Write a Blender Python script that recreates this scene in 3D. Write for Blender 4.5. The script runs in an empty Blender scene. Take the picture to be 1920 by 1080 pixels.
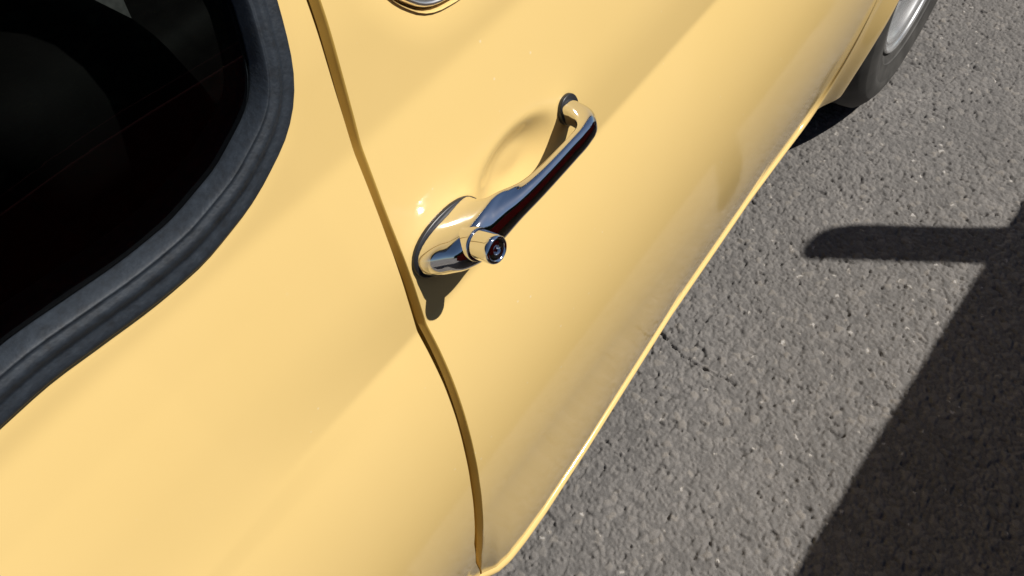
import bpy, math, random
import numpy as np
from mathutils import Matrix, Vector

random.seed(7)
rng = np.random.default_rng(11)
scene = bpy.context.scene
col = scene.collection

# ------------------------------------------------------------------ camera, sky, sun, exposure
cam_data = bpy.data.cameras.new('camera')
cam = bpy.data.objects.new('camera', cam_data)
col.objects.link(cam)
CAM_LOC = (0.26302, -0.15925, 1.20627)
RIGHT = Vector((0.803582, 0.588952, -0.085973))
UP = Vector((-0.440733, 0.685877, 0.579075))
BACK = RIGHT.cross(UP)
cam.matrix_world = Matrix.Translation(CAM_LOC) @ Matrix((RIGHT, UP, BACK)).transposed().to_4x4()
cam_data.sensor_width = 36.0
cam_data.lens = 28.761
cam_data.clip_start = 0.02
cam_data.clip_end = 2000.0
scene.camera = cam

SUN = Vector((0.66, 0.46, 1.0)).normalized()          # towards the sun
world = bpy.data.worlds.new('World')
scene.world = world
world.use_nodes = True
wn = world.node_tree
sky = wn.nodes.new('ShaderNodeTexSky')
sky.sky_type = 'NISHITA'
sky.sun_disc = False
sky.sun_elevation = math.asin(SUN.z)
sky.sun_rotation = math.atan2(SUN.x, SUN.y)
bg = wn.nodes['Background']
sky.dust_density = 0.35
sky.ozone_density = 2.5
bg.inputs['Strength'].default_value = 0.055
wn.links.new(sky.outputs[0], bg.inputs['Color'])

sun_data = bpy.data.lights.new('sun', 'SUN')
sun_data.energy = 5.0
sun_data.angle = math.radians(0.5)
sun_data.color = (1.0, 0.96, 0.89)
sun = bpy.data.objects.new('sun', sun_data)
col.objects.link(sun)
sun.rotation_euler = SUN.to_track_quat('Z', 'Y').to_euler()
sun.location = (3, 2, 6)

vs = scene.view_settings
vs.view_transform = 'Standard'
vs.look = 'None'
vs.exposure = 0.12
vs.gamma = 1.0
vs.use_curve_mapping = False
scene.render.engine = 'CYCLES'
scene.cycles.use_denoising = True
scene.cycles.max_bounces = 10
scene.cycles.glossy_bounces = 6
scene.cycles.transparent_max_bounces = 12
scene.cycles.sample_clamp_indirect = 40.0
scene.cycles.blur_glossy = 1.0

# ------------------------------------------------------------------ materials
def new_mat(name):
    m = bpy.data.materials.new(name)
    m.use_nodes = True
    nt = m.node_tree
    return m, nt, nt.nodes['Principled BSDF']

def N(nt, kind, **inp):
    n = nt.nodes.new(kind)
    for k, v in inp.items():
        n.inputs[k.replace('_', ' ')].default_value = v
    return n

def ramp(nt, stops, fac):
    r = nt.nodes.new('ShaderNodeValToRGB')
    while len(r.color_ramp.elements) < len(stops):
        r.color_ramp.elements.new(0.5)
    for e, (p, c) in zip(r.color_ramp.elements, stops):
        e.position = p
        e.color = (c, c, c, 1) if not isinstance(c, tuple) else (*c, 1)
    nt.links.new(fac, r.inputs[0])
    return r

def objco(nt):
    return nt.nodes.new('ShaderNodeTexCoord').outputs['Object']

def paint_material():
    m, nt, b = new_mat('yellow_paint')
    co = objco(nt)
    n1 = N(nt, 'ShaderNodeTexNoise', Scale=5.0, Detail=5.0)
    nt.links.new(co, n1.inputs['Vector'])
    r1 = ramp(nt, [(0.3, (0.750, 0.535, 0.206)), (0.7, (0.770, 0.551, 0.221))], n1.outputs[0])
    # specks of road dust and tiny stone chips
    v = N(nt, 'ShaderNodeTexVoronoi', Scale=70.0)
    nt.links.new(co, v.inputs['Vector'])
    rs = ramp(nt, [(0.05, 1.0), (0.085, 0.0)], v.outputs['Distance'])
    gate = N(nt, 'ShaderNodeTexNoise', Scale=14.0, Detail=2.0)
    nt.links.new(co, gate.inputs['Vector'])
    rg = ramp(nt, [(0.54, 0.0), (0.62, 1.0)], gate.outputs[0])
    mul = nt.nodes.new('ShaderNodeMath'); mul.operation = 'MULTIPLY'
    nt.links.new(rs.outputs[0], mul.inputs[0]); nt.links.new(rg.outputs[0], mul.inputs[1])
    mul2 = nt.nodes.new('ShaderNodeMath'); mul2.operation = 'MULTIPLY'; mul2.inputs[1].default_value = 0.45
    nt.links.new(mul.outputs[0], mul2.inputs[0])
    mx = nt.nodes.new('ShaderNodeMix'); mx.data_type = 'RGBA'
    nt.links.new(mul2.outputs[0], mx.inputs['Factor'])
    nt.links.new(r1.outputs[0], mx.inputs['A']); mx.inputs['B'].default_value = (0.80, 0.70, 0.50, 1)
    nt.links.new(mx.outputs['Result'], b.inputs['Base Color'])
    b.inputs['Roughness'].default_value = 0.55
    b.inputs['Specular IOR Level'].default_value = 0.0
    b.inputs['Coat Weight'].default_value = 1.0
    b.inputs['Coat IOR'].default_value = 1.56
    n2 = N(nt, 'ShaderNodeTexNoise', Scale=30.0, Detail=6.0)
    nt.links.new(co, n2.inputs['Vector'])
    r2 = ramp(nt, [(0.3, 0.07), (0.75, 0.115)], n2.outputs[0])
    nt.links.new(r2.outputs[0], b.inputs['Coat Roughness'])
    n3 = N(nt, 'ShaderNodeTexNoise', Scale=260.0, Detail=2.0)
    nt.links.new(co, n3.inputs['Vector'])
    bp = N(nt, 'ShaderNodeBump', Strength=0.02, Distance=0.001)
    nt.links.new(n3.outputs[0], bp.inputs['Height'])
    nt.links.new(bp.outputs[0], b.inputs['Coat Normal'])
    return m

def plain(name, colr, rough=0.5, metal=0.0, spec=0.5, coat=0.0, noise=0.0, nscale=40.0):
    m, nt, b = new_mat(name)
    b.inputs['Base Color'].default_value = (*colr, 1)
    b.inputs['Roughness'].default_value = rough
    b.inputs['Metallic'].default_value = metal
    b.inputs['Specular IOR Level'].default_value = spec
    b.inputs['Coat Weight'].default_value = coat
    if noise:
        co = objco(nt)
        n = N(nt, 'ShaderNodeTexNoise', Scale=nscale, Detail=6.0)
        nt.links.new(co, n.inputs['Vector'])
        lo = tuple(c * (1 - noise) for c in colr); hi = tuple(min(1, c * (1 + noise)) for c in colr)
        r = ramp(nt, [(0.3, lo), (0.7, hi)], n.outputs[0])
        nt.links.new(r.outputs[0], b.inputs['Base Color'])
    return m

def chrome_material():
    m, nt, b = new_mat('chrome')
    b.inputs['Base Color'].default_value = (0.74, 0.74, 0.75, 1)
    b.inputs['Metallic'].default_value = 1.0
    co = objco(nt)
    n = N(nt, 'ShaderNodeTexNoise', Scale=180.0, Detail=5.0)
    nt.links.new(co, n.inputs['Vector'])
    r = ramp(nt, [(0.35, 0.02), (0.75, 0.10)], n.outputs[0])
    nt.links.new(r.outputs[0], b.inputs['Roughness'])
    return m

def rubber_material():
    m, nt, b = new_mat('weathered_rubber')
    co = objco(nt)
    n = N(nt, 'ShaderNodeTexNoise', Scale=130.0, Detail=8.0, Roughness=0.72)
    nt.links.new(co, n.inputs['Vector'])
    r = ramp(nt, [(0.32, (0.008, 0.0105, 0.0145)), (0.5, (0.0145, 0.020, 0.028)), (0.64, (0.020, 0.027, 0.037)), (0.80, (0.045, 0.055, 0.068))], n.outputs[0])
    nt.links.new(r.outputs[0], b.inputs['Base Color'])
    b.inputs['Roughness'].default_value = 0.62
    n2 = N(nt, 'ShaderNodeTexNoise', Scale=420.0, Detail=4.0)
    nt.links.new(co, n2.inputs['Vector'])
    bp = N(nt, 'ShaderNodeBump', Strength=0.35, Distance=0.0008)
    nt.links.new(n2.outputs[0], bp.inputs['Height'])
    nt.links.new(bp.outputs[0], b.inputs['Normal'])
    return m

def glass_material():
    m = bpy.data.materials.new('car_glass')
    m.use_nodes = True
    nt = m.node_tree
    nt.nodes.clear()
    out = nt.nodes.new('ShaderNodeOutputMaterial')
    tr = nt.nodes.new('ShaderNodeBsdfTransparent'); tr.inputs[0].default_value = (0.30, 0.33, 0.32, 1)
    gl = nt.nodes.new('ShaderNodeBsdfGlossy'); gl.inputs['Roughness'].default_value = 0.01
    fr = nt.nodes.new('ShaderNodeFresnel'); fr.inputs['IOR'].default_value = 1.5
    mx = nt.nodes.new('ShaderNodeMixShader')
    nt.links.new(fr.outputs[0], mx.inputs[0])
    nt.links.new(tr.outputs[0], mx.inputs[1]); nt.links.new(gl.outputs[0], mx.inputs[2])
    nt.links.new(mx.outputs[0], out.inputs[0])
    return m

def asphalt_material(attr):
    m, nt, b = new_mat('asphalt' if attr else 'asphalt_far')
    co = objco(nt)
    if attr:
        at = nt.nodes.new('ShaderNodeAttribute'); at.attribute_name = 'stone'
        fac = at.outputs['Fac']
    else:
        v = N(nt, 'ShaderNodeTexVoronoi', Scale=120.0)
        nt.links.new(co, v.inputs['Vector'])
        sp = nt.nodes.new('ShaderNodeSeparateColor'); nt.links.new(v.outputs['Color'], sp.inputs[0])
        fac = sp.outputs[0]
    r = ramp(nt, [(0.0, (0.090, 0.085, 0.082)), (0.35, (0.134, 0.126, 0.120)), (0.7, (0.170, 0.159, 0.150)),
                  (0.93, (0.20, 0.18, 0.158)), (1.0, (0.36, 0.34, 0.32))], fac)
    n = N(nt, 'ShaderNodeTexNoise', Scale=3.0, Detail=5.0)
    nt.links.new(co, n.inputs['Vector'])
    r2 = ramp(nt, [(0.3, 0.86), (0.7, 1.12)], n.outputs[0])
    n4 = N(nt, 'ShaderNodeTexNoise', Scale=700.0, Detail=3.0)
    nt.links.new(co, n4.inputs['Vector'])
    r4 = ramp(nt, [(0.3, 0.78), (0.7, 1.2)], n4.outputs[0])
    mx = nt.nodes.new('ShaderNodeMix'); mx.data_type = 'RGBA'; mx.blend_type = 'MULTIPLY'; mx.inputs['Factor'].default_value = 1
    nt.links.new(r.outputs[0], mx.inputs['A']); nt.links.new(r2.outputs[0], mx.inputs['B'])
    mx2 = nt.nodes.new('ShaderNodeMix'); mx2.data_type = 'RGBA'; mx2.blend_type = 'MULTIPLY'; mx2.inputs['Factor'].default_value = 1
    nt.links.new(mx.outputs['Result'], mx2.inputs['A']); nt.links.new(r4.outputs[0], mx2.inputs['B'])
    nt.links.new(mx2.outputs['Result'], b.inputs['Base Color'])
    b.inputs['Roughness'].default_value = 0.85
    b.inputs['Specular IOR Level'].default_value = 0.3
    n3 = N(nt, 'ShaderNodeTexNoise', Scale=420.0, Detail=4.0)
    nt.links.new(co, n3.inputs['Vector'])
    bp = N(nt, 'ShaderNodeBump', Strength=0.5, Distance=0.0012)
    nt.links.new(n3.outputs[0], bp.inputs['Height'])
    nt.links.new(bp.outputs[0], b.inputs['Normal'])
    return m

M_PAINT = paint_material()
M_CHROME = chrome_material()
M_RUBBER = rubber_material()
M_GLASS = glass_material()
M_ASPHALT = asphalt_material(True)
M_ASPHALT_FAR = asphalt_material(False)
M_EDGE = plain('yellow_edge_bounce_tint', (0.76, 0.50, 0.12), 0.6, spec=0.1)  # deeper yellow: light bounced inside the door gap, put into the colour
M_BEAD = plain('dull_bright_trim', (0.80, 0.77, 0.72), 0.38, metal=1.0)
M_GASKET = plain('black_gasket', (0.02, 0.02, 0.022), 0.35)
M_TYRE = plain('tyre_rubber', (0.045, 0.043, 0.040), 0.7, noise=0.35, nscale=30)
M_RIM = plain('silver_rim', (0.74, 0.75, 0.76), 0.25, metal=0.8, noise=0.06, nscale=25)
M_TRIM = plain('dark_cabin_trim', (0.012, 0.010, 0.010), 0.9, spec=0.1, noise=0.3)
M_SEAT = plain('dark_seat_vinyl', (0.016, 0.013, 0.013), 0.7, spec=0.2, noise=0.3)
M_BELT = plain('grey_webbing', (0.45, 0.42, 0.42), 0.8, spec=0.2, noise=0.2, nscale=200)
M_UNDER = plain('underseal_gap_shade', (0.02, 0.019, 0.018), 0.9, noise=0.4)
M_OLIVE = plain('olive_lever', (0.10, 0.09, 0.03), 0.6)
M_RED = plain('dark_red_paint', (0.08, 0.006, 0.008), 0.9, spec=0.1, noise=0.1, nscale=6)
M_DARK = plain('black_metal', (0.02, 0.02, 0.022), 0.5)

# ------------------------------------------------------------------ mesh helpers
def mesh_obj(name, verts, faces, mat, parent=None, smooth=True, sharp=None):
    me = bpy.data.meshes.new(name)
    if isinstance(faces, np.ndarray):
        faces = faces.tolist()
    me.from_pydata([tuple(v) for v in verts], [], [tuple(f) for f in faces])
    me.materials.append(mat)
    if smooth:
        me.polygons.foreach_set('use_smooth', [True] * len(me.polygons))
        if sharp:
            me.set_sharp_from_angle(angle=math.radians(sharp))
    me.update()
    o = bpy.data.objects.new(name, me)
    col.objects.link(o)
    if parent is not None:
        o.parent = parent
        w = Vector((0, 0, 0))
        p = parent
        while p is not None:
            w += p.location
            p = p.parent
        o.location = -w
    return o

def tag(o, label=None, cat=None, group=None, kind=None):
    for k, v in (('label', label), ('category', cat), ('group', group), ('kind', kind)):
        if v:
            o[k] = v
    return o

def empty(name, loc):
    o = bpy.data.objects.new(name, None)
    o.empty_display_size = 0.1
    col.objects.link(o)
    o.location = loc
    return o

def grid_faces(nr, nc, closed=False):
    r, c = np.meshgrid(np.arange(nr - 1), np.arange(nc if closed else nc - 1), indexing='ij')
    a = r * nc + c
    b = r * nc + (c + 1) % nc
    return np.stack([a, b, b + nc, a + nc], -1).reshape(-1, 4)

def loft(rings, closed=True, caps=True):
    rings = np.asarray(rings, float)
    nr, nc = rings.shape[:2]
    f = grid_faces(nr, nc, closed).tolist()
    if caps and closed:
        f.append(list(range(nc))[::-1])
        f.append(list(range((nr - 1) * nc, nr * nc)))
    return rings.reshape(-1, 3), f

def box(lo, hi):
    x0, y0, z0 = lo; x1, y1, z1 = hi
    v = [(x0, y0, z0), (x1, y0, z0), (x1, y1, z0), (x0, y1, z0), (x0, y0, z1), (x1, y0, z1), (x1, y1, z1), (x0, y1, z1)]
    f = [(3, 2, 1, 0), (4, 5, 6, 7), (0, 1, 5, 4), (1, 2, 6, 5), (2, 3, 7, 6), (3, 0, 4, 7)]
    return v, f

def bevel(o, w, seg=3):
    md = o.modifiers.new('bevel', 'BEVEL'); md.width = w; md.segments = seg; md.limit_method = 'ANGLE'
    return o

def spline(pts, n):
    p = np.asarray(pts, float)
    d = np.r_[0, np.cumsum(np.sqrt((np.diff(p, axis=0) ** 2).sum(1)))]
    m = np.gradient(p, d, axis=0)
    t = np.linspace(0, d[-1], n)
    i = np.clip(np.searchsorted(d, t, 'right') - 1, 0, len(d) - 2)
    h = (d[i + 1] - d[i])[:, None]; s = ((t - d[i]) / (d[i + 1] - d[i]))[:, None]
    return (2*s**3-3*s**2+1)*p[i] + (s**3-2*s**2+s)*h*m[i] + (-2*s**3+3*s**2)*p[i+1] + (s**3-s**2)*h*m[i+1]

def tube(path, radii, nseg=12, upv=(0, 0, 1)):
    path = np.asarray(path, float)
    t = np.gradient(path, axis=0); t /= np.linalg.norm(t, axis=1)[:, None]
    u = np.cross(t, np.asarray(upv, float)); u /= np.linalg.norm(u, axis=1)[:, None]
    w = np.cross(u, t)
    a = np.linspace(0, 2 * math.pi, nseg, endpoint=False)
    r = np.broadcast_to(np.asarray(radii, float), (len(path),))
    rings = path[:, None] + r[:, None, None] * (np.cos(a)[None, :, None] * u[:, None] + np.sin(a)[None, :, None] * w[:, None])
    return loft(rings)

def lathe_x(profile, cy, cz, n=64, sgn=1.0, x0=0.0):
    prof = np.asarray(profile, float)
    a = np.linspace(0, 2 * math.pi, n, endpoint=False)
    rings = np.stack([np.broadcast_to(x0 + sgn * prof[:, 0:1], (len(prof), n)),
                      cy + prof[:, 1:2] * np.cos(a)[None], cz + prof[:, 1:2] * np.sin(a)[None]], -1)
    return rings.reshape(-1, 3), grid_faces(len(prof), n, True).tolist()

def smoothstep(a, b, x):
    t = np.clip((x - a) / (b - a), 0, 1)
    return t * t * (3 - 2 * t)

def poly_dist(P, poly):
    """distance of points to a closed polyline, nearest point, inside flag"""
    P = np.asarray(P, float); A = np.asarray(poly, float); B = np.roll(A, -1, 0)
    best = np.full(len(P), 1e9); near = np.zeros_like(P); inside = np.zeros(len(P), bool)
    for a, b in zip(A, B):
        ab = b - a
        t = np.clip(((P - a) @ ab) / max(ab @ ab, 1e-12), 0, 1)
        q = a + t[:, None] * ab
        d = np.sqrt(((P - q) ** 2).sum(1))
        k = d < best
        best[k] = d[k]; near[k] = q[k]
        cr = ((a[1] > P[:, 1]) != (b[1] > P[:, 1]))
        if cr.any() and abs(b[1] - a[1]) > 1e-12:
            xi = a[0] + (P[:, 1] - a[1]) / (b[1] - a[1]) * ab[0]
            inside ^= cr & (P[:, 0] < xi)
    return best, near, inside

def inset(poly, d):
    """seal offsets: the seal is slimmer along its upright side"""
    p = np.asarray(poly, float)
    if poly is not WIN_R:
        return offset_poly(p, d)
    t = np.roll(p, -1, 0) - np.roll(p, 1, 0)
    t /= np.linalg.norm(t, axis=1)[:, None]
    n = np.stack([-t[:, 1], t[:, 0]], 1)
    return p + n * d * .90 * (1 - .24 * np.clip(-n[:, :1], 0, 1) ** 1.5)

def offset_poly(poly, d):
    """move a closed, counter-clockwise outline inwards by d"""
    p = np.asarray(poly, float)
    t = np.roll(p, -1, 0) - np.roll(p, 1, 0)
    t /= np.linalg.norm(t, axis=1)[:, None]
    n = np.stack([-t[:, 1], t[:, 0]], 1)
    return p + n * d

# ------------------------------------------------------------------ the car's side: x = S(y, z)
ZC, ZU = 0.752, 0.886          # shoulder crease, foot of the belt step
_z = np.arange(0.20, 1.4001, 0.0005)
def _table(soft):
    e = 0.0015 + soft * 0.02
    kn = [(.20, -12.5), (.25, -12), (.30, -11.5), (.40, -9), (.50, -5), (.58, 1), (.64, 8), (.69, 15), (.73, 21), (ZC - e - .001, 23 - 5 * soft), (ZC + e + .001, 6 + 8 * soft),
          (ZC + e + .03, 8 + 6 * soft), (ZC + .07, 16), (ZU - .005, 20), (ZU + .004, 10), (ZU + .05, 10), (ZU + .085, 17), (1.02, 22), (1.1, 24), (1.4, 30)]
    a = np.interp(_z, [k[0] for k in kn], [k[1] for k in kn])
    k = np.hanning(9); k /= k.sum()
    a = np.convolve(np.pad(a, 4, 'edge'), k, 'valid')
    x = -np.cumsum(np.tan(np.radians(a))) * .0005
    return x - np.interp(.25, _z, x)
_t0, _t1 = _table(0.), _table(1.)
SILL = np.array([(-2.0, -.20), (-1.0, -.06), (-.3, -.016), (-.02, -.004), (0, .004), (.012, .0115), (.03, .0155), (.06, .017), (.1, .0172), (.2, .0135), (.3, .008),
                 (.425, .001), (.67, -.0042), (.85, -.0028), (.97, -.001), (1.6, -.02), (2.2, -.16)])

# window outlines (y, z), counter-clockwise
WIN_R = np.array(spline([(0.0361, 0.9781), (0.0425, 1.0080), (0.0480, 1.0450), (0.0530, 1.0900), (0.0500, 1.1400), (0.0330, 1.1750), (-0.0020, 1.1950), (-0.0600, 1.2030), (-0.2500, 1.2030), (-0.4500, 1.1850), (-0.6000, 1.1300), (-0.6800, 1.0400), (-0.7000, 0.9750), (-0.6800, 0.9320), (-0.6400, 0.9088), (-0.5000, 0.9048), (-0.3500, 0.9026), (-0.1789, 0.9018), (-0.1508, 0.9019), (-0.1260, 0.8990), (-0.0933, 0.8962), (-0.0785, 0.8961), (-0.0662, 0.8966), (-0.0463, 0.9004), (-0.0267, 0.9057), (-0.0098, 0.9136), (0.0027, 0.9207), (0.0155, 0.9321), (0.0230, 0.9430), (0.0279, 0.9535), (0.0317, 0.9643), (0.0361, 0.9781)], 220))[:-1]
WIN_D = np.array(spline([(0.0920, 0.9640), (0.0955, 0.9510), (0.1043, 0.9362), (0.1097, 0.9304), (0.1162, 0.9245), (0.1229, 0.9205), (0.1322, 0.9173), (0.1391, 0.9160), (0.1463, 0.9149), (0.1750, 0.9145), (0.2500, 0.9120), (0.4500, 0.9060), (0.6900, 0.9000), (0.7350, 0.9080), (0.7450, 0.9250), (0.7350, 0.9500), (0.6000, 1.1300), (0.5600, 1.1750), (0.5000, 1.2000), (0.3500, 1.2080), (0.1600, 1.2050), (0.1150, 1.1850), (0.0950, 1.1400), (0.0880, 1.0500), (0.0890, 1.0000), (0.0920, 0.9640)], 260))[:-1]

HAND_Y, HAND_Z = 0.0, 0.797
SCOOP = (.147, .794, .054, .0305, .0100)

def S0(y, z):
    y = np.asarray(y, float); z = np.asarray(z, float)
    zz = z - 0.06 * np.clip(-y, 0, .4) * np.clip(1 - abs(z - ZC) / .1, 0, 1)
    s = np.clip(-y / .12, 0, 1)
    x = np.interp(zz, _z, _t0) * (1 - s) + np.interp(zz, _z, _t1) * s
    x = x + np.interp(y, SILL[:, 0], SILL[:, 1]) * (1 - smoothstep(.25, .50, z))
    # plan taper towards the nose and the tail, well outside the photograph
    x = x - 0.10 * np.clip(y - 1.2, 0, 3) ** 2 - 0.10 * np.clip(-.5 - y, 0, 3) ** 2
    # flare of the front and rear wheel arches
    for cy in (1.33, -1.12):
        d = np.sqrt((y - cy) ** 2 + (z - .30) ** 2)
        x = x + .021 * smoothstep(.405, .345, d) * smoothstep(.62, .36, z)
    return x

def S(y, z):
    """side surface with the finger scoop and the window flanges"""
    y = np.atleast_1d(np.asarray(y, float)); z = np.atleast_1d(np.asarray(z, float))
    sh = y.shape
    yf, zf = y.ravel(), z.ravel()
    x = S0(yf, zf)
    cy, cz, a, b, d = SCOOP
    r = np.sqrt(((yf - cy) / a) ** 2 + ((zf - cz) / b) ** 2)
    x = x - d * smoothstep(1.0, 0.25, r) * (0.55 + 0.45 * smoothstep(1.0, .7, r))
    for poly, w, k in ((WIN_D, .020, .22), (WIN_R, .007, .22)):
        m = (zf > .86)
        if m.any():
            dist, _, ins = poly_dist(np.stack([yf[m], zf[m]], 1), poly)
            dist = np.where(ins, 0, dist)
            t = np.clip(1 - dist / w, 0, 1)
            x[m] = x[m] - k * w * t * t * 0.5
    return x.reshape(sh)

def nrm(y, z):
    e = .004
    dy = (S0(y + e, z) - S0(y - e, z)) / (2 * e); dz = (S0(y, z + e) - S0(y, z - e)) / (2 * e)
    n = np.stack([np.ones_like(dy), -dy, -dz], -1)
    return n / np.linalg.norm(n, axis=-1, keepdims=True)

PANEL_EDGE = np.array([(0.0760, 1.2500), (0.0660, 1.1000), (0.0589, 1.0271), (0.0530, 0.9800), (0.0488, 0.9562), (0.0458, 0.9398), (0.0431, 0.9231), (0.0405, 0.9056), (0.0377, 0.8876), (0.0344, 0.8688), (0.0309, 0.8492), (0.0272, 0.8287), (0.0236, 0.8069), (0.0203, 0.7835), (0.0175, 0.7590), (0.0149, 0.7329), (0.0116, 0.7040), (0.0067, 0.6715), (0.0003, 0.6329), (-0.0066, 0.5849), (-0.0129, 0.5255), (-0.0186, 0.4571), (-0.0156, 0.3655), (-0.0085, 0.3000), (-0.0045, 0.2500), (-0.0020, 0.2000)])[::-1]
DOOR_EDGE = np.array([(0.0840, 1.2500), (0.0745, 1.1000), (0.0670, 1.0259), (0.0609, 0.9779), (0.0567, 0.9541), (0.0536, 0.9379), (0.0505, 0.9204), (0.0470, 0.9013), (0.0433, 0.8828), (0.0400, 0.8661), (0.0370, 0.8501), (0.0344, 0.8334), (0.0321, 0.8154), (0.0300, 0.7957), (0.0280, 0.7743), (0.0260, 0.7524), (0.0237, 0.7300), (0.0206, 0.7059), (0.0167, 0.6791), (0.0122, 0.6490), (0.0075, 0.6141), (0.0027, 0.5716), (-0.0017, 0.5180), (-0.0051, 0.4517), (-0.0074, 0.3768), (-0.0059, 0.3034), (-0.0030, 0.2620), (0.0010, 0.2500), (0.0030, 0.2000)])[::-1]
FRONT_GAP = np.array([(.900, .2), (.902, .27), (.905, .33), (.907, .46), (.905, .6), (.89, .80), (.87, .90), (.85, .93), (.62, 1.16), (.5, 1.25)])
def edge(tab, z):
    return np.interp(z, tab[:, 1], tab[:, 0])

def side_panel(name, yl, yr, zs, ny, parent, hole=(), snap=(), end_l=0, end_r=0, bottom=0, mat=None):
    """painted sheet between two edge curves; edges turned in by the given depth"""
    zs = np.asarray(zs, float)
    L, R = yl(zs), yr(zs)
    t = np.linspace(0, 1, ny)
    Y = L[:, None] + (R - L)[:, None] * t[None]
    Z = np.repeat(zs[:, None], ny, 1)
    X = S(Y, Z)
    cols = [np.stack([X, Y, Z], -1)]
    def turn(yv, sgn, depth):
        out = []
        lean = .0020 if depth > .025 else .0
        ys = yv if isinstance(yv, np.ndarray) else np.asarray(yv)
        for dx, dy in ((-.0005, -.0005), (-.0016, -.0008), (-.0060, -.0008 - lean), (-.0070, -.0002 - lean), (-.0070, .004), (-depth, .004), (-depth, .012)):
            out.append(np.stack([S(ys + sgn * .001, zs) + dx, ys + sgn * dy, zs], -1)[:, None])
        return out
    if end_l:
        cols = turn(L, 1, end_l)[::-1] + cols
    if end_r:
        cols = cols + turn(R, -1, end_r)
    G = np.concatenate(cols, 1)
    if bottom:
        rows = []
        for dx, dz in ((-.0012, -.0008), (-.004, -.001), (-bottom, -.001)):
            g = G[0].copy(); g[:, 0] += dx; g[:, 2] += dz; rows.append(g)
        G = np.concatenate([np.stack(rows[::-1]), G], 0)
    nr, nc = G.shape[:2]
    V = G.reshape(-1, 3).copy()
    F = grid_faces(nr, nc)
    for poly, sn in list(zip(hole, snap)):
        _, _, ins = poly_dist(V[F].mean(1)[:, 1:], poly)
        gone = F[ins]; F = F[~ins]
        if sn:
            used = np.intersect1d(np.unique(gone), np.unique(F))
            _, near, _ = poly_dist(V[used][:, 1:], poly)
            V[used, 1:] = near
            V[used, 0] = S(near[:, 0], near[:, 1])
    keep = np.unique(F)
    idx = np.full(len(V), -1); idx[keep] = np.arange(len(keep))
    return mesh_obj(name, V[keep], idx[F], mat or M_PAINT, parent, sharp=38)

# ------------------------------------------------------------------ ground
def hash2(ix, iy, k):
    h = (ix * 374761393 + iy * 668265263 + k * 1274126177) & 0xffffffff
    h = ((h ^ (h >> 13)) * 1274126177) & 0xffffffff
    return ((h ^ (h >> 16)) & 0xffff) / 65535.0

def worley(x, y, cell, k):
    gx, gy = np.floor(x / cell).astype(np.int64), np.floor(y / cell).astype(np.int64)
    f1 = np.full(x.shape, 9.0); f2 = np.full(x.shape, 9.0); ident = np.zeros(x.shape)
    for i in (-1, 0, 1):
        for j in (-1, 0, 1):
            cx, cy = gx + i, gy + j
            d = np.hypot((cx + hash2(cx, cy, k)) - x / cell, (cy + hash2(cx, cy, k + 1)) - y / cell)
            s = d < f1
            f2 = np.where(s, f1, np.minimum(f2, d)); ident = np.where(s, hash2(cx, cy, k + 2), ident); f1 = np.where(s, d, f1)
    return f1, f2, ident

def vnoise(x, y, cell, k):
    gx, gy = np.floor(x / cell).astype(np.int64), np.floor(y / cell).astype(np.int64)
    tx, ty = x / cell - gx, y / cell - gy
    tx = tx * tx * (3 - 2 * tx); ty = ty * ty * (3 - 2 * ty)
    return ((hash2(gx, gy, k) * (1 - tx) + hash2(gx + 1, gy, k) * tx) * (1 - ty)
            + (hash2(gx, gy + 1, k) * (1 - tx) + hash2(gx + 1, gy + 1, k) * tx) * ty)

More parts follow.
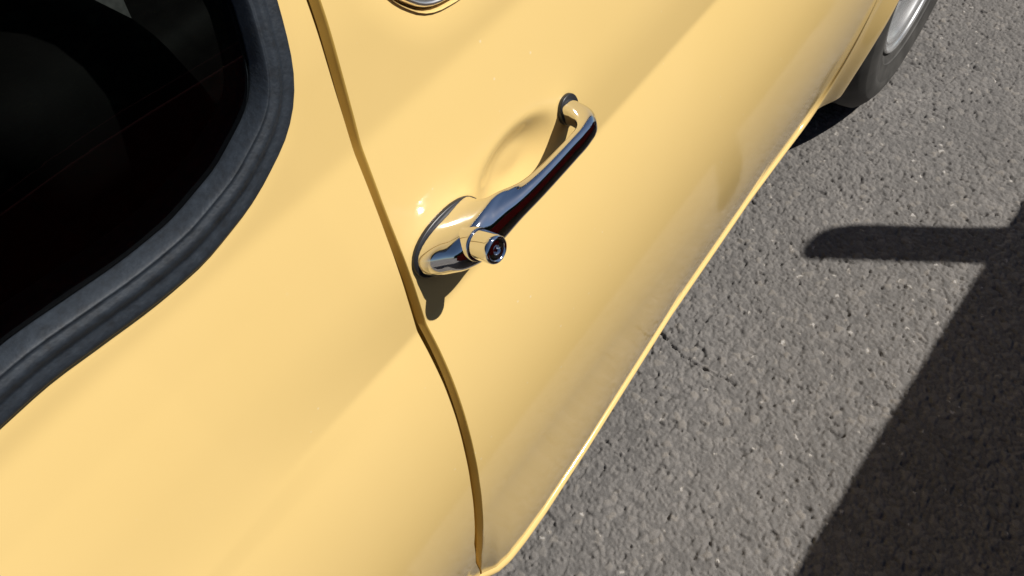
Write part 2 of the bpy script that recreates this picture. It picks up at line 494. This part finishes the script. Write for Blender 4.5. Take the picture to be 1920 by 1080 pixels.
def build_ground():
    st = 0.002
    xs = np.arange(-.22, .96, st); ys = np.arange(-.02, 2.16, st)
    X, Y = np.meshgrid(xs, ys, indexing='ij')
    wx = X + .004 * (vnoise(X, Y, .008, 50) - .5) + .003 * (vnoise(X, Y, .0045, 56) - .5); wy = Y + .004 * (vnoise(X, Y, .008, 51) - .5) + .003 * (vnoise(X, Y, .0045, 57) - .5)
    f1, f2, ida = worley(wx, wy, .0125, 1)
    g1, g2, idb = worley(wx, wy, .0068, 9)
    ga, gb = np.clip((f2 - f1) * 3.2, 0, 1), np.clip((g2 - g1) * 2.6, 0, 1)
    big = ida > .52                                   # large aggregate stands a little proud between finer stones
    h = np.where(big, .0026 * ga + .0018 * ida - .0011, .0025 * gb * (.35 + .9 * idb) + .0002)
    h = h - .0050 * (np.clip(.27 - vnoise(X, Y, .0075, 30), 0, 1) / .27) - .0016 * (np.clip(.3 - vnoise(X, Y, .003, 31), 0, 1) / .3)
    h = h + .0008 * (vnoise(X, Y, .011, 22) - .5) + .0012 * (vnoise(X, Y, .05, 20) - .5) + .0022 * (vnoise(X, Y, .22, 21) - .5)
    tone = np.where(big, .30 + .55 * hash2((ida * 6e4).astype(np.int64), (ida * 0).astype(np.int64), 3), .18 + .5 * idb)
    tone = np.where(hash2((idb * 6e4).astype(np.int64), (idb * 0).astype(np.int64), 5) > .985, 1.0, tone)
    tone = tone * np.clip(.62 + .5 * np.where(big, ga, gb), 0, 1)
    # the short crack beside the sill and the little pot hole
    for path, w, dp in (([(-.075, .543), (-.051, .535), (-.040, .533), (-.029, .526), (-.017, .524), (-.006, .517), (.006, .520), (.015, .516), (.033, .518), (.050, .5155), (.075, .519), (.092, .516)], .0034, .008),
                        ([(.262, .522), (.269, .527)], .0060, .009)):
        for (ax, ay), (bx, by) in zip(path[:-1], path[1:]):
            t = np.clip(((X - ax) * (bx - ax) + (Y - ay) * (by - ay)) / ((bx - ax) ** 2 + (by - ay) ** 2), 0, 1)
            d = np.hypot(X - ax - t * (bx - ax), Y - ay - t * (by - ay))
            k = np.clip(1 - d / (w * (.12 + 1.25 * vnoise(X, Y, .009, 40) ** 1.5)), 0, 1)
            h = h - dp * k; tone = tone * (1 - .7 * k)
    edge_f = np.minimum.reduce([X - xs[0], xs[-1] - X, Y - ys[0], ys[-1] - Y])
    h = h * np.clip(edge_f / .03, 0, 1)
    V = np.stack([X, Y, h], -1).reshape(-1, 3).astype(np.float32)
    F = grid_faces(len(xs), len(ys))[:, ::-1].astype(np.int32)
    me = bpy.data.meshes.new('asphalt_surface')
    me.vertices.add(len(V)); me.vertices.foreach_set('co', V.ravel())
    me.loops.add(F.size); me.loops.foreach_set('vertex_index', F.ravel())
    me.polygons.add(len(F)); me.polygons.foreach_set('loop_start', np.arange(0, F.size, 4, dtype=np.int32))
    me.update(calc_edges=True)
    n = (Vector(me.polygons[0].normal).z)
    if n < 0:
        me.flip_normals()
    me.polygons.foreach_set('use_smooth', np.ones(len(F), bool))
    at = me.attributes.new('stone', 'FLOAT', 'POINT'); at.data.foreach_set('value', tone.ravel().astype(np.float32))
    me.materials.append(M_ASPHALT)
    o = bpy.data.objects.new('asphalt_surface', me); col.objects.link(o)
    tag(o, kind='structure')
    v, f = [(-600, -600, -.008), (600, -600, -.008), (600, 600, -.008), (-600, 600, -.008)], [(0, 1, 2, 3)]
    tag(mesh_obj('ground', v, f, M_ASPHALT_FAR, smooth=False), kind='structure')
build_ground()

# ------------------------------------------------------------------ the yellow car
ROOT = empty('yellow_car', (-.72, .2, 0))
tag(ROOT, 'pale yellow classic car with chrome push button door handle standing on the asphalt', 'car')

zs_main = np.concatenate([np.linspace(.258, .735, 80, endpoint=False), np.linspace(.735, .775, 20, endpoint=False), np.linspace(.775, .99, 72, endpoint=False), np.linspace(.99, 1.25, 34)])
door = side_panel('door', lambda z: edge(DOOR_EDGE, z), lambda z: edge(FRONT_GAP, z), zs_main, 260, ROOT,
                  hole=(WIN_D,), snap=(True,), end_l=.030, end_r=.016, bottom=.03)
quarter = side_panel('rear_quarter_panel', lambda z: np.full_like(z, -1.75), lambda z: edge(PANEL_EDGE, z), np.r_[np.linspace(.20, .258, 7, endpoint=False), zs_main], 440, ROOT,
                     hole=(offset_poly(WIN_R, .014), np.stack([-1.12 + .345 * np.cos(np.linspace(0, 2*math.pi, 90)), .30 + .345 * np.sin(np.linspace(0, 2*math.pi, 90))], 1)), snap=(False, True), end_r=.022)
door.data.materials.append(M_EDGE)                 # the turned-in edge was never polished: matt paint, deepened to imitate bounced light
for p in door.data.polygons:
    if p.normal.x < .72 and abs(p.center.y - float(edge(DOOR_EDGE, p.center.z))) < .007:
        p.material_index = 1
arch = np.stack([1.33 + .345 * np.cos(np.linspace(0, 2 * math.pi, 120)[:-1]), .30 + .345 * np.sin(np.linspace(0, 2 * math.pi, 120)[:-1])], 1)
zs_f = np.r_[np.linspace(.218, .52, 76, endpoint=False), np.linspace(.52, .92, 40)]
fender = side_panel('front_fender', lambda z: edge(FRONT_GAP, z) + .0014, lambda z: np.full_like(z, 2.15), zs_f, 330, ROOT, hole=(arch,), snap=(True,), end_l=.016)

# inner returns: the wheel arch lip and the door jamb
a = np.linspace(math.radians(-13), math.radians(193), 90)
ay, az = 1.33 + .345 * np.cos(a), .30 + .345 * np.sin(a)
ax = S(ay, az)
rings = np.stack([np.stack([ax + dx, 1.33 + (.345 + dr) * np.cos(a), .30 + (.345 + dr) * np.sin(a)], -1) for dx, dr in ((-.0003, 0), (-.002, -.0012), (-.012, -.001), (-.012, .004), (-.30, .02))], 1)
v, f = loft(rings, closed=False)
mesh_obj('wheel_arch_lip', v, f, M_UNDER, ROOT)
def strip(name, ycen, half, depth, z0, z1, mat):
    z = np.linspace(z0, z1, 90); yc = ycen(z)
    G = np.stack([np.stack([S(yc, z) - depth - abs(s) * .0, yc + s * half, z], -1) for s in (-1, -.4, .4, 1)], 1)
    v, f = loft(G, closed=False); return mesh_obj(name, v, f, mat, ROOT)
strip('door_jamb', lambda z: edge(DOOR_EDGE, z) - .004, .04, .030, .24, 1.24, M_UNDER)  # coloured black to stand in for the shade deep in the gap
strip('door_jamb', lambda z: edge(FRONT_GAP, z) + .002, .012, .020, .24, .92, M_PAINT)

# sill strip below the door, running up over the wing flare
yy = np.linspace(-.4, .83, 200)
path = [(float(np.interp(y, SILL[:, 0], SILL[:, 1])) - .0012, y, .2485) for y in yy]
rad = list(np.interp(yy, [-.4, -.02, .0, .03, .08, .25, .83], [.0045, .0045, .0064, .0068, .0060, .0054, .0052]))
tail = [(.858, .2525), (.882, .262), (.899, .279), (.909, .305), (.9145, .345), (.9145, .385), (.9135, .425), (.9125, .47)]
tp = spline([(y, z) for y, z in [(.83, .2485)] + tail], 50)[1:]
for k, (y, z) in enumerate(tp):
    q = k / len(tp)
    path.append((float(S(y, z)[0]) - .0012 * (1 - q) - .0012 * q, y, z)); rad.append(.0046 * (1 - q) + .0022 - .0006 * q)
path = np.array(path); rad = np.array(rad)
for _ in range(40):
    path[175:-1] = .25 * path[174:-2] + .5 * path[175:-1] + .25 * path[176:]
    rad[1:-1] = .25 * rad[:-2] + .5 * rad[1:-1] + .25 * rad[2:]
v, f = tube(path, rad, 12, upv=(1, 0, 0))
mesh_obj('sill_strip', v, f, M_PAINT, ROOT)

# ---- rear side window: glass and two-lobed rubber seal
def swept(poly, prof, step=1):
    P = np.asarray(poly)
    rings = []
    for d, h in prof:
        q = inset(poly, d)
        n = nrm(q[:, 0], q[:, 1])
        base = np.stack([S0(q[:, 0], q[:, 1]), q[:, 0], q[:, 1]], -1)
        rings.append(base + n * h)
    R = np.stack(rings, 0)
    return R.reshape(-1, 3), grid_faces(len(prof), len(P), True).tolist()

def pane(name, poly, off, h, parent, tilt=0.0):
    q = inset(poly, off)
    c = q.mean(0)
    rings = [q]
    for t in (.8, .6, .4, .2):
        rings.append(c + (q - c) * t)
    R = np.concatenate(rings + [c[None]], 0)
    V = np.stack([S0(R[:, 0], R[:, 1]) + h - tilt * np.clip(R[:, 1] - R[:, 1].min(), 0, .08), R[:, 0], R[:, 1]], -1)
    n = len(q)
    F = grid_faces(5, n, True).tolist() + [(4 * n + i, 4 * n + (i + 1) % n, 5 * n) for i in range(n)]
    return mesh_obj(name, V, F, M_GLASS, parent)
win = pane('side_window', WIN_R, .0268, -.006, ROOT)
seal_prof = [(.000, -.003), (-.0004, .0006), (.0006, .0026), (.0022, .0040), (.0045, .0044), (.0075, .0041), (.0098, .0036), (.0108, .0037), (.0122, .0045), (.0150, .0058), (.0168, .0061), (.0185, .0056), (.0205, .0047), (.0218, .0043), (.0224, .0048), (.0231, .0050), (.0238, .0045), (.0245, .0032), (.0256, .0010), (.0264, -.0030), (.0272, -.0075)]
v, f = swept(WIN_R, seal_prof)
mesh_obj('rubber_seal', v, f, M_RUBBER, win)
v, f = swept(WIN_R, [(.026, -.0078), (.033, -.0085), (.034, -.011), (.034, -.022)])
mesh_obj('inner_lip', v, f, M_RUBBER, win)
# ---- door window: recess, chrome bead, glass
dwin = pane('door_window', WIN_D, .0055, -.0055, ROOT, .22)
v, f = swept(WIN_D, [(-.0002, -.0004), (.0006, -.0022), (.0010, -.009), (.0014, -.016), (.0045, -.016)])
mesh_obj('window_rebate', v, f, M_PAINT, dwin)
v, f = swept(WIN_D, [(.0027, -.0155), (.0027, -.0034), (.0030, -.0021), (.0036, -.0011), (.0045, -.0007), (.0054, -.0011), (.0060, -.0021), (.0063, -.0034), (.0063, -.0155)])
mesh_obj('chrome_bead', v, f, M_BEAD, dwin)

# ---- door handle, built in the frame of the door skin (n outwards, y forwards, w up)
PHI = math.radians(15)
HX = float(S0(.07, HAND_Z))
def hp(n, y, w):
    n, y, w = np.broadcast_arrays(n, y, w)
    return np.stack([HX + n * math.cos(PHI) - w * math.sin(PHI), y, HAND_Z + n * math.sin(PHI) + w * math.cos(PHI)], -1)
outer = [(-.004, .0350), (.003, .0355), (.010, .0375), (.019, .0425), (.0275, .0480), (.0328, .0565), (.0356, .0720), (.0368, .097), (.0376, .121), (.0375, .146), (.0371, .166), (.0366, .182), (.0343, .1955), (.0250, .2060), (.010, .2114), (-.004, .2145)]
inner = [(-.004, .098), (.003, .0975), (.008, .0965), (.0135, .0970), (.0182, .0995), (.0222, .106), (.0252, .1165), (.0265, .127), (.0273, .142), (.0272, .158), (.0272, .1735), (.0254, .1838), (.0190, .1910), (.011, .1952), (.004, .1972), (-.004, .1985)]
halfw = [.0165, .0165, .0164, .0162, .0157, .0155, .0120, .0093, .0084, .0081, .0080, .0080, .0081, .0083, .0088, .0090]
woff = [0, .0004, .0010, .0018, .0026, .0030, .0028, .0022, .0014, .0008, .0004, 0, 0, 0, 0, 0]
k = np.linspace(0, 1, 90)
def along(tab):
    p = np.asarray(outer); d = np.r_[0, np.cumsum(np.sqrt((np.diff(p, axis=0) ** 2).sum(1)))]; d /= d[-1]
    tab = np.asarray(tab, float); tab = tab[:, None] if tab.ndim == 1 else tab
    m = np.gradient(tab, d, axis=0)
    i = np.clip(np.searchsorted(d, k, 'right') - 1, 0, len(d) - 2); h = (d[i + 1] - d[i])[:, None]; s = ((k - d[i]) / (d[i + 1] - d[i]))[:, None]
    return (2*s**3-3*s**2+1)*tab[i] + (s**3-2*s**2+s)*h*m[i] + (-2*s**3+3*s**2)*tab[i+1] + (s**3-s**2)*h*m[i+1]
O, I, W = along(outer), along(inner), along(halfw)[:, 0]
WO = along(woff)[:, 0]
th = np.linspace(0, 2 * math.pi, 40, endpoint=False)
ce, se = np.cos(th), np.sin(th)
ex = 0.62
cu = np.where(ce > 0, abs(ce) ** .92, -abs(ce) ** .6); su = np.sign(se) * np.where(ce > 0, abs(se) ** .80, abs(se) ** .6)
mid, half = (O + I) / 2, (O - I) / 2
rings = []
for m_, h_, w_, o_ in zip(mid, half, W, WO):
    pn = m_[0] + h_[0] * cu; py = m_[1] + h_[1] * cu
    rings.append(hp(pn, py, w_ * su + o_))
v, f = loft(rings)
handle = mesh_obj('door_handle', v, f, M_CHROME, ROOT)
tag(handle, 'chrome grip handle with a round push button')

def oval_pad(cy, cw, a_, b_, n0, n1, ex=.9):
    rr = []
    ce2, se2 = np.sign(ce) * abs(ce) ** ex, np.sign(se) * abs(se) ** ex
    for n_, s_ in ((n0, 1.0), (n1 - .0012, 1.0), (n1 - .0004, .985), (n1, .95)):
        y = cy + a_ * s_ * ce2; w = cw + b_ * s_ * se2
        P = hp(n_, y, w); rr.append(P)
    return loft(rr)
v, f = oval_pad(.0667, .0004, .0335, .0190, -.006, .0036)
mesh_obj('gasket', v, f, M_GASKET, handle)
v, f = oval_pad(.2065, .0004, .0106, .0116, -.006, .0036)
mesh_obj('gasket', v, f, M_GASKET, handle)
# push button with collar, rounded rim and a small lock dimple
def lathe_n(prof, cy, cw, n=40):
    a_ = np.linspace(0, 2 * math.pi, n, endpoint=False)
    R = np.stack([hp(p[0], cy + p[1] * np.cos(a_), cw + p[1] * np.sin(a_)) for p in prof], 0)
    return R.reshape(-1, 3), grid_faces(len(prof), n, True).tolist()
v, f = lathe_n([(.024, .0114), (.0325, .0113), (.0336, .0110), (.0341, .0106), (.0339, .0102), (.033, .0100), (.029, .0099)], .0645, .0062)
mesh_obj('button_collar', v, f, M_CHROME, handle)
v, f = lathe_n([(.026, .0097), (.0455, .0097), (.0478, .0095), (.0491, .0088), (.0495, .0079), (.0491, .0071), (.0484, .0067), (.0484, .0036), (.0487, .0032), (.0480, .0026), (.0462, .0020), (.0458, .0001)], .0645, .0066)
mesh_obj('push_button', v, f, M_CHROME, handle, sharp=50)

# ---- wheels
def wheel(cy):
    hub_prof = [(-.03, .10), (-.006, .098), (.004, .092), (.009, .075), (.013, .05), (.015, .02), (.0152, .0005)]
    v, f = lathe_x(hub_prof, cy, .30)
    w = mesh_obj('wheel', v, f, M_CHROME, ROOT)
    rim = [(.012, .1865), (.0185, .1862), (.0212, .184), (.0205, .181), (.0165, .1785), (.0125, .1765), (.0115, .1735), (.0130, .171), (.0150, .1695), (.0140, .1665), (.0085, .163), (.002, .158), (-.006, .150), (-.012, .138), (-.014, .125), (-.012, .113), (-.008, .104), (-.006, .095)]
    v, f = lathe_x(rim, cy, .30, 96)
    mesh_obj('rim', v, f, M_RIM, w)
    ty = [(.010, .1835), (.014, .188), (.0185, .193), (.0222, .203), (.0228, .2045), (.0250, .2055), (.0255, .212), (.0275, .222), (.0305, .2365), (.0305, .238), (.0318, .240), (.0320, .249), (.0305, .258), (.0265, .270), (.0262, .2708), (.0240, .274), (.0190, .283), (.0110, .2925), (.0040, .2975),
          (-.010, .2995), (-.021, .300), (-.022, .294), (-.027, .294), (-.028, .300), (-.047, .3005), (-.048, .294), (-.053, .294), (-.054, .3005), (-.073, .300), (-.074, .294), (-.079, .294), (-.080, .300), (-.10, .2975), (-.118, .285), (-.128, .255), (-.12, .20), (-.10, .185)]
    v, f = lathe_x(ty, cy, .30, 128)
    mesh_obj('tyre', v, f, M_TYRE, w, sharp=60)
    return w
wheels = [wheel(1.33), wheel(-1.12)]

# ---- body beyond the picture: roof, bonnet, boot, screens, floor
def cross(ys, fz, fx, crown, n=17):
    """sheet from the right side to the left side over the car's width"""
    G = []
    for y in ys:
        xr = fx(y); zr = fz(y)
        t = np.linspace(0, 1, n)
        x = xr + (-1.44 - 2 * xr) * t
        z = zr + crown * (1 - (2 * t - 1) ** 2) ** .8
        G.append(np.stack([x, np.full(n, y), z], -1))
    return loft(G, closed=False)
v, f = cross(np.linspace(-.78, .58, 20), lambda y: 1.2495 - .25 * max(0, -.45 - y) ** 2, lambda y: float(S0(y, 1.2495)) , .075)
mesh_obj('roof', v, f, M_PAINT, ROOT)
v, f = cross(np.linspace(.80, 2.15, 30), lambda y: .915 - .06 * max(0, y - 1.5) ** 2, lambda y: float(S0(y, .915)), .07)
mesh_obj('bonnet', v, f, M_PAINT, ROOT)
v, f = cross(np.linspace(-1.75, -1.0, 20), lambda y: .93 - .1 * max(0, -1.2 - y) ** 2, lambda y: float(S0(y, .93)), .05)
mesh_obj('boot_lid', v, f, M_PAINT, ROOT)
def screen(name, y0, z0, y1, z1):
    xa, xb = float(S0(y0, z0)) - .02, float(S0(y1, z1)) - .02
    G = []
    for t in np.linspace(0, 1, 6):
        x = xa + (xb - xa) * t; y = y0 + (y1 - y0) * t; z = z0 + (z1 - z0) * t
        xs_ = np.linspace(x, -1.44 - x, 9)
        G.append(np.stack([xs_, y + .05 * np.sign(y0) * (1 - ((xs_ + .72) / (x + .72)) ** 2), np.full(9, z) + .03 * (1 - ((xs_ + .72) / (x + .72)) ** 2)], -1))
    v, f = loft(G, closed=False)
    mesh_obj(name, v, f, M_GLASS, ROOT)
screen('windscreen', .82, .94, .56, 1.25)
screen('rear_screen', -1.02, .95, -.76, 1.23)
for nm, y in (('front_panel', 2.15), ('rear_panel', -1.75)):
    zz = np.linspace(.22, .92, 20)
    G = [np.stack([np.linspace(float(S0(y, z)), -1.44 - float(S0(y, z)), 13), y + np.sign(y) * .12 * (1 - np.linspace(-1, 1, 13) ** 2), np.full(13, z)], -1) for z in zz]
    v, f = loft(G, closed=False); mesh_obj(nm, v, f, M_PAINT, ROOT)
v, f = box((-1.42, -1.7, .20), (-.075, .985, .222)); mesh_obj('floor_pan', v, f, M_UNDER, ROOT, smooth=False)
v, f = box((-1.30, .985, .24), (-.16, 2.1, .262)); mesh_obj('engine_tray', v, f, M_UNDER, ROOT, smooth=False)
v, f = box((-1.40, -1.0, .2225), (-.10, .90, .235)); mesh_obj('carpet', v, f, M_TRIM, ROOT, smooth=False)
v, f = box((-1.40, .90, .235), (-.06, .93, .93)); mesh_obj('bulkhead', v, f, M_TRIM, ROOT, smooth=False)
v, f = box((-1.36, -.99, .235), (-.10, -.95, .93)); mesh_obj('rear_bulkhead', v, f, M_TRIM, ROOT, smooth=False)
# inner trim card below the windows and roof lining
zz = np.linspace(.24, .80, 12)
G = [np.stack([S0(np.linspace(-.95, .88, 40), np.full(40, z)) - .065, np.linspace(-.95, .88, 40), np.full(40, z)], -1) for z in zz]
v, f = loft(G, closed=False); mesh_obj('trim_card', v, f, M_TRIM, ROOT)
v, f = cross(np.linspace(-.78, .56, 10), lambda y: 1.225, lambda y: float(S0(y, 1.225)) - .03, .07); mesh_obj('roof_lining', v, f, M_TRIM, ROOT)

# seats, belt and lever seen darkly through the side glass
def cushion(name, lo, hi, tilt=0.0):
    v, f = box(lo, hi)
    v = [(x, y - tilt * (z - lo[2]), z) for x, y, z in v]
    o = mesh_obj(name, v, f, M_SEAT, ROOT, smooth=True); bevel(o, .045, 4); return o
for x0 in (-.64, -1.32):
    cushion('seat', (x0, .05, .28), (x0 + .5, .52, .46))
    cushion('seat_backrest', (x0, .02, .44), (x0 + .5, .15, .95), .25)
cushion('rear_bench', (-1.3, -.70, .28), (-.16, -.22, .50))
cushion('rear_backrest', (-1.3, -.86, .45), (-.16, -.70, .90), .2)
belt = spline([(-.30, .075, .95), (-.30, .055, .882), (-.302, .053, .842), (-.304, .052, .806), (-.308, .051, .784)], 24)
bw = np.interp(np.linspace(0, 1, 24), [0, 1], [.024, .0185])
R = [[p + np.array((-.0, -w, -.012 * (w / .024))), p + np.array((.0, -w * .3, 0)), p + np.array((.0, w * .3, .001)), p + np.array((-.0, w, .012 * (w / .024) - .012))] for p, w in zip(belt, bw)]
v, f = loft(R, closed=False); mesh_obj('seat_belt', v, f, M_BELT, ROOT)
v, f = tube([(-.3, .030, .772), (-.3, .050, .779), (-.3, .070, .786)], .0035, 8); mesh_obj('belt_buckle', v, f, M_RIM, ROOT)
v, f = tube([(-.3, .050, .776), (-.3, .058, .748), (-.3, .066, .718)], [.0035, .004, .003], 8, upv=(1, 0, 0)); mesh_obj('lever', v, f, M_OLIVE, ROOT)

# the far side mirrors the near side
FLIP = ('door', 'rear_quarter_panel', 'front_fender', 'wheel_arch_lip', 'sill_strip', 'trim_card')
def mirror(o, parent):
    c = o.copy(); col.objects.link(c); c.parent = parent
    return c
for o in list(ROOT.children):
    if o.name in FLIP or o in wheels or o in (win, dwin):
        c = mirror(o, ROOT)
        c.scale = (-1, 1, 1); c.location = (-1.44 - o.location.x + 1.44, o.location.y, o.location.z)
        c.location.x = -.72
        for g in o.children:
            mirror(g, c)

# ------------------------------------------------------------------ dark red pickup parked alongside (out of frame; it throws the big shadow)
PK = empty('red_pickup', (1.75, 1.3, 0))
tag(PK, 'dark red pickup truck with a stake post, parked alongside the yellow car', 'pickup truck')
def part(name, v, f, mat, smooth=True, bw_=0.0):
    o = mesh_obj(name, v, f, mat, PK, smooth)
    if bw_: bevel(o, bw_, 3)
    return o
SK = .055                                         # the truck stands slightly askew
def pkx(y): return .865 + SK * (y - 1.1)
def skew(v): return [(x + .042 + SK * (y - 1.1), y, z) for x, y, z in v]
v, f = box((.865, -.9, .40), (.915, 2.0, .90)); part('bed_side', skew(v), f, M_RED, bw_=.012)
v, f = box((2.45, -.9, .40), (2.50, 2.0, .90)); part('bed_side', skew(v), f, M_RED, bw_=.012)
v, f = box((.917, -.9, .40), (2.448, -.86, .90)); part('tailgate', skew(v), f, M_RED, bw_=.01)
v, f = box((.917, 1.96, .40), (2.448, 2.0, 1.0)); part('bed_front', skew(v), f, M_RED, bw_=.01)
v, f = box((.917, -.858, .44), (2.448, 1.958, .47)); part('bed_floor', skew(v), f, M_DARK, smooth=False)
cab = [[(.90, 2.15, .38), (2.46, 2.15, .38), (2.46, 2.15, .95), (2.36, 2.25, 1.5), (1.0, 2.25, 1.5), (.90, 2.15, .95)],
       [(.90, 2.9, .38), (2.46, 2.9, .38), (2.46, 2.9, .95), (2.36, 2.75, 1.52), (1.0, 2.75, 1.52), (.90, 2.9, .95)]]
cab = [[(.90, 2.08, .38), (2.46, 2.08, .38), (2.46, 2.08, .97), (2.34, 2.40, 1.48), (1.02, 2.40, 1.48), (.90, 2.08, .97)],
       [(.90, 3.3, .38), (2.46, 3.3, .38), (2.46, 3.3, .97), (2.34, 2.95, 1.48), (1.02, 2.95, 1.48), (.90, 3.3, .97)]]
v, f = loft(np.array(cab)); part('cab', skew(v), f, M_RED, bw_=.05)
v, f = box((.93, 3.32, .38), (2.43, 4.3, .96)); part('bonnet', skew(v), f, M_RED, bw_=.08)
for x in (.99, 2.37):
    for y in (.05, 3.7):
        v, f = lathe_x([(-.08, .12), (-.09, .2), (-.08, .31), (-.03, .34), (.05, .34), (.09, .31), (.1, .2), (.08, .12), (.04, .05), (.04, .0005)], y, .34, 40, x0=x)
        part('wheel', skew(v), f, M_TYRE)
# stake post: broad flat upright with a rounded, slanted head
sdir = Vector((-.57, .82, 0)); adir = Vector((.82, .57, 0))
head = [(-.040, -.1), (-.041, .405), (-.034, .412), (-.018, .405), (.0, .388), (.018, .36), (.031, .325), (.037, .285), (.040, .05), (.040, -.1)]
bp_ = Vector((.923, 1.418, .88))
v = []
for dd in (-.012, .012):
    for s_, h_ in head:
        q = bp_ + sdir * s_ * 1.10 + adir * dd + Vector((0, .10 * max(h_, 0), h_ * 1.06)); v.append(tuple(q))
n_ = len(head)
f = [tuple(range(n_)), tuple(range(2 * n_ - 1, n_ - 1, -1))] + [(i, i + n_, (i + 1) % n_ + n_, (i + 1) % n_) for i in range(n_)]
part('stake_post', v, f, M_RED, smooth=False)

# ------------------------------------------------------------------ tall unseen hedge on the sunny side, added as something dark to reflect
def build_hedge():
    hd = empty('added_hedge', (9.0, 3.0, 0))
    tag(hd, 'tall dark green foliage wall out of view, added for dark reflections', 'added_hedge')
    n = 26000
    face = rng.random(n)
    P = np.empty((n, 3))
    P[:, 1] = rng.uniform(-16, 22, n)
    P[:, 2] = rng.uniform(0, 4.0, n)
    P[:, 0] = 8.2 + .35 * rng.random(n) ** 2 + .18 * np.sin(P[:, 1] * 1.7) + .12 * np.sin(P[:, 2] * 3 + P[:, 1])
    top = face > .75
    P[top, 2] = 3.9 + .25 * rng.random(top.sum()) + .15 * np.sin(P[top, 1] * 2.1)
    P[top, 0] = 8.2 + 1.6 * rng.random(top.sum())
    d1 = rng.normal(size=(n, 3)); d1 /= np.linalg.norm(d1, axis=1)[:, None]
    d2 = np.cross(d1, rng.normal(size=(n, 3))); d2 /= np.linalg.norm(d2, axis=1)[:, None]
    s_ = rng.uniform(.08, .17, n)[:, None]
    V = np.stack([P - d1 * s_, P - d2 * s_ * .45, P + d1 * s_, P + d2 * s_ * .45], 1).reshape(-1, 3)
    F = np.arange(4 * n).reshape(-1, 4)
    m = plain('hedge_leaf', (0.028, 0.05, 0.015), 0.6, noise=0.4, nscale=2)
    tag(mesh_obj('foliage', V, F, m, hd, smooth=False), kind='stuff')
    v, f = box((8.55, -16, 0), (9.8, 22, 3.85))
    mesh_obj('branch_core', v, f, plain('hedge_core', (0.012, 0.014, 0.008), 0.95), hd, smooth=False)
build_hedge()
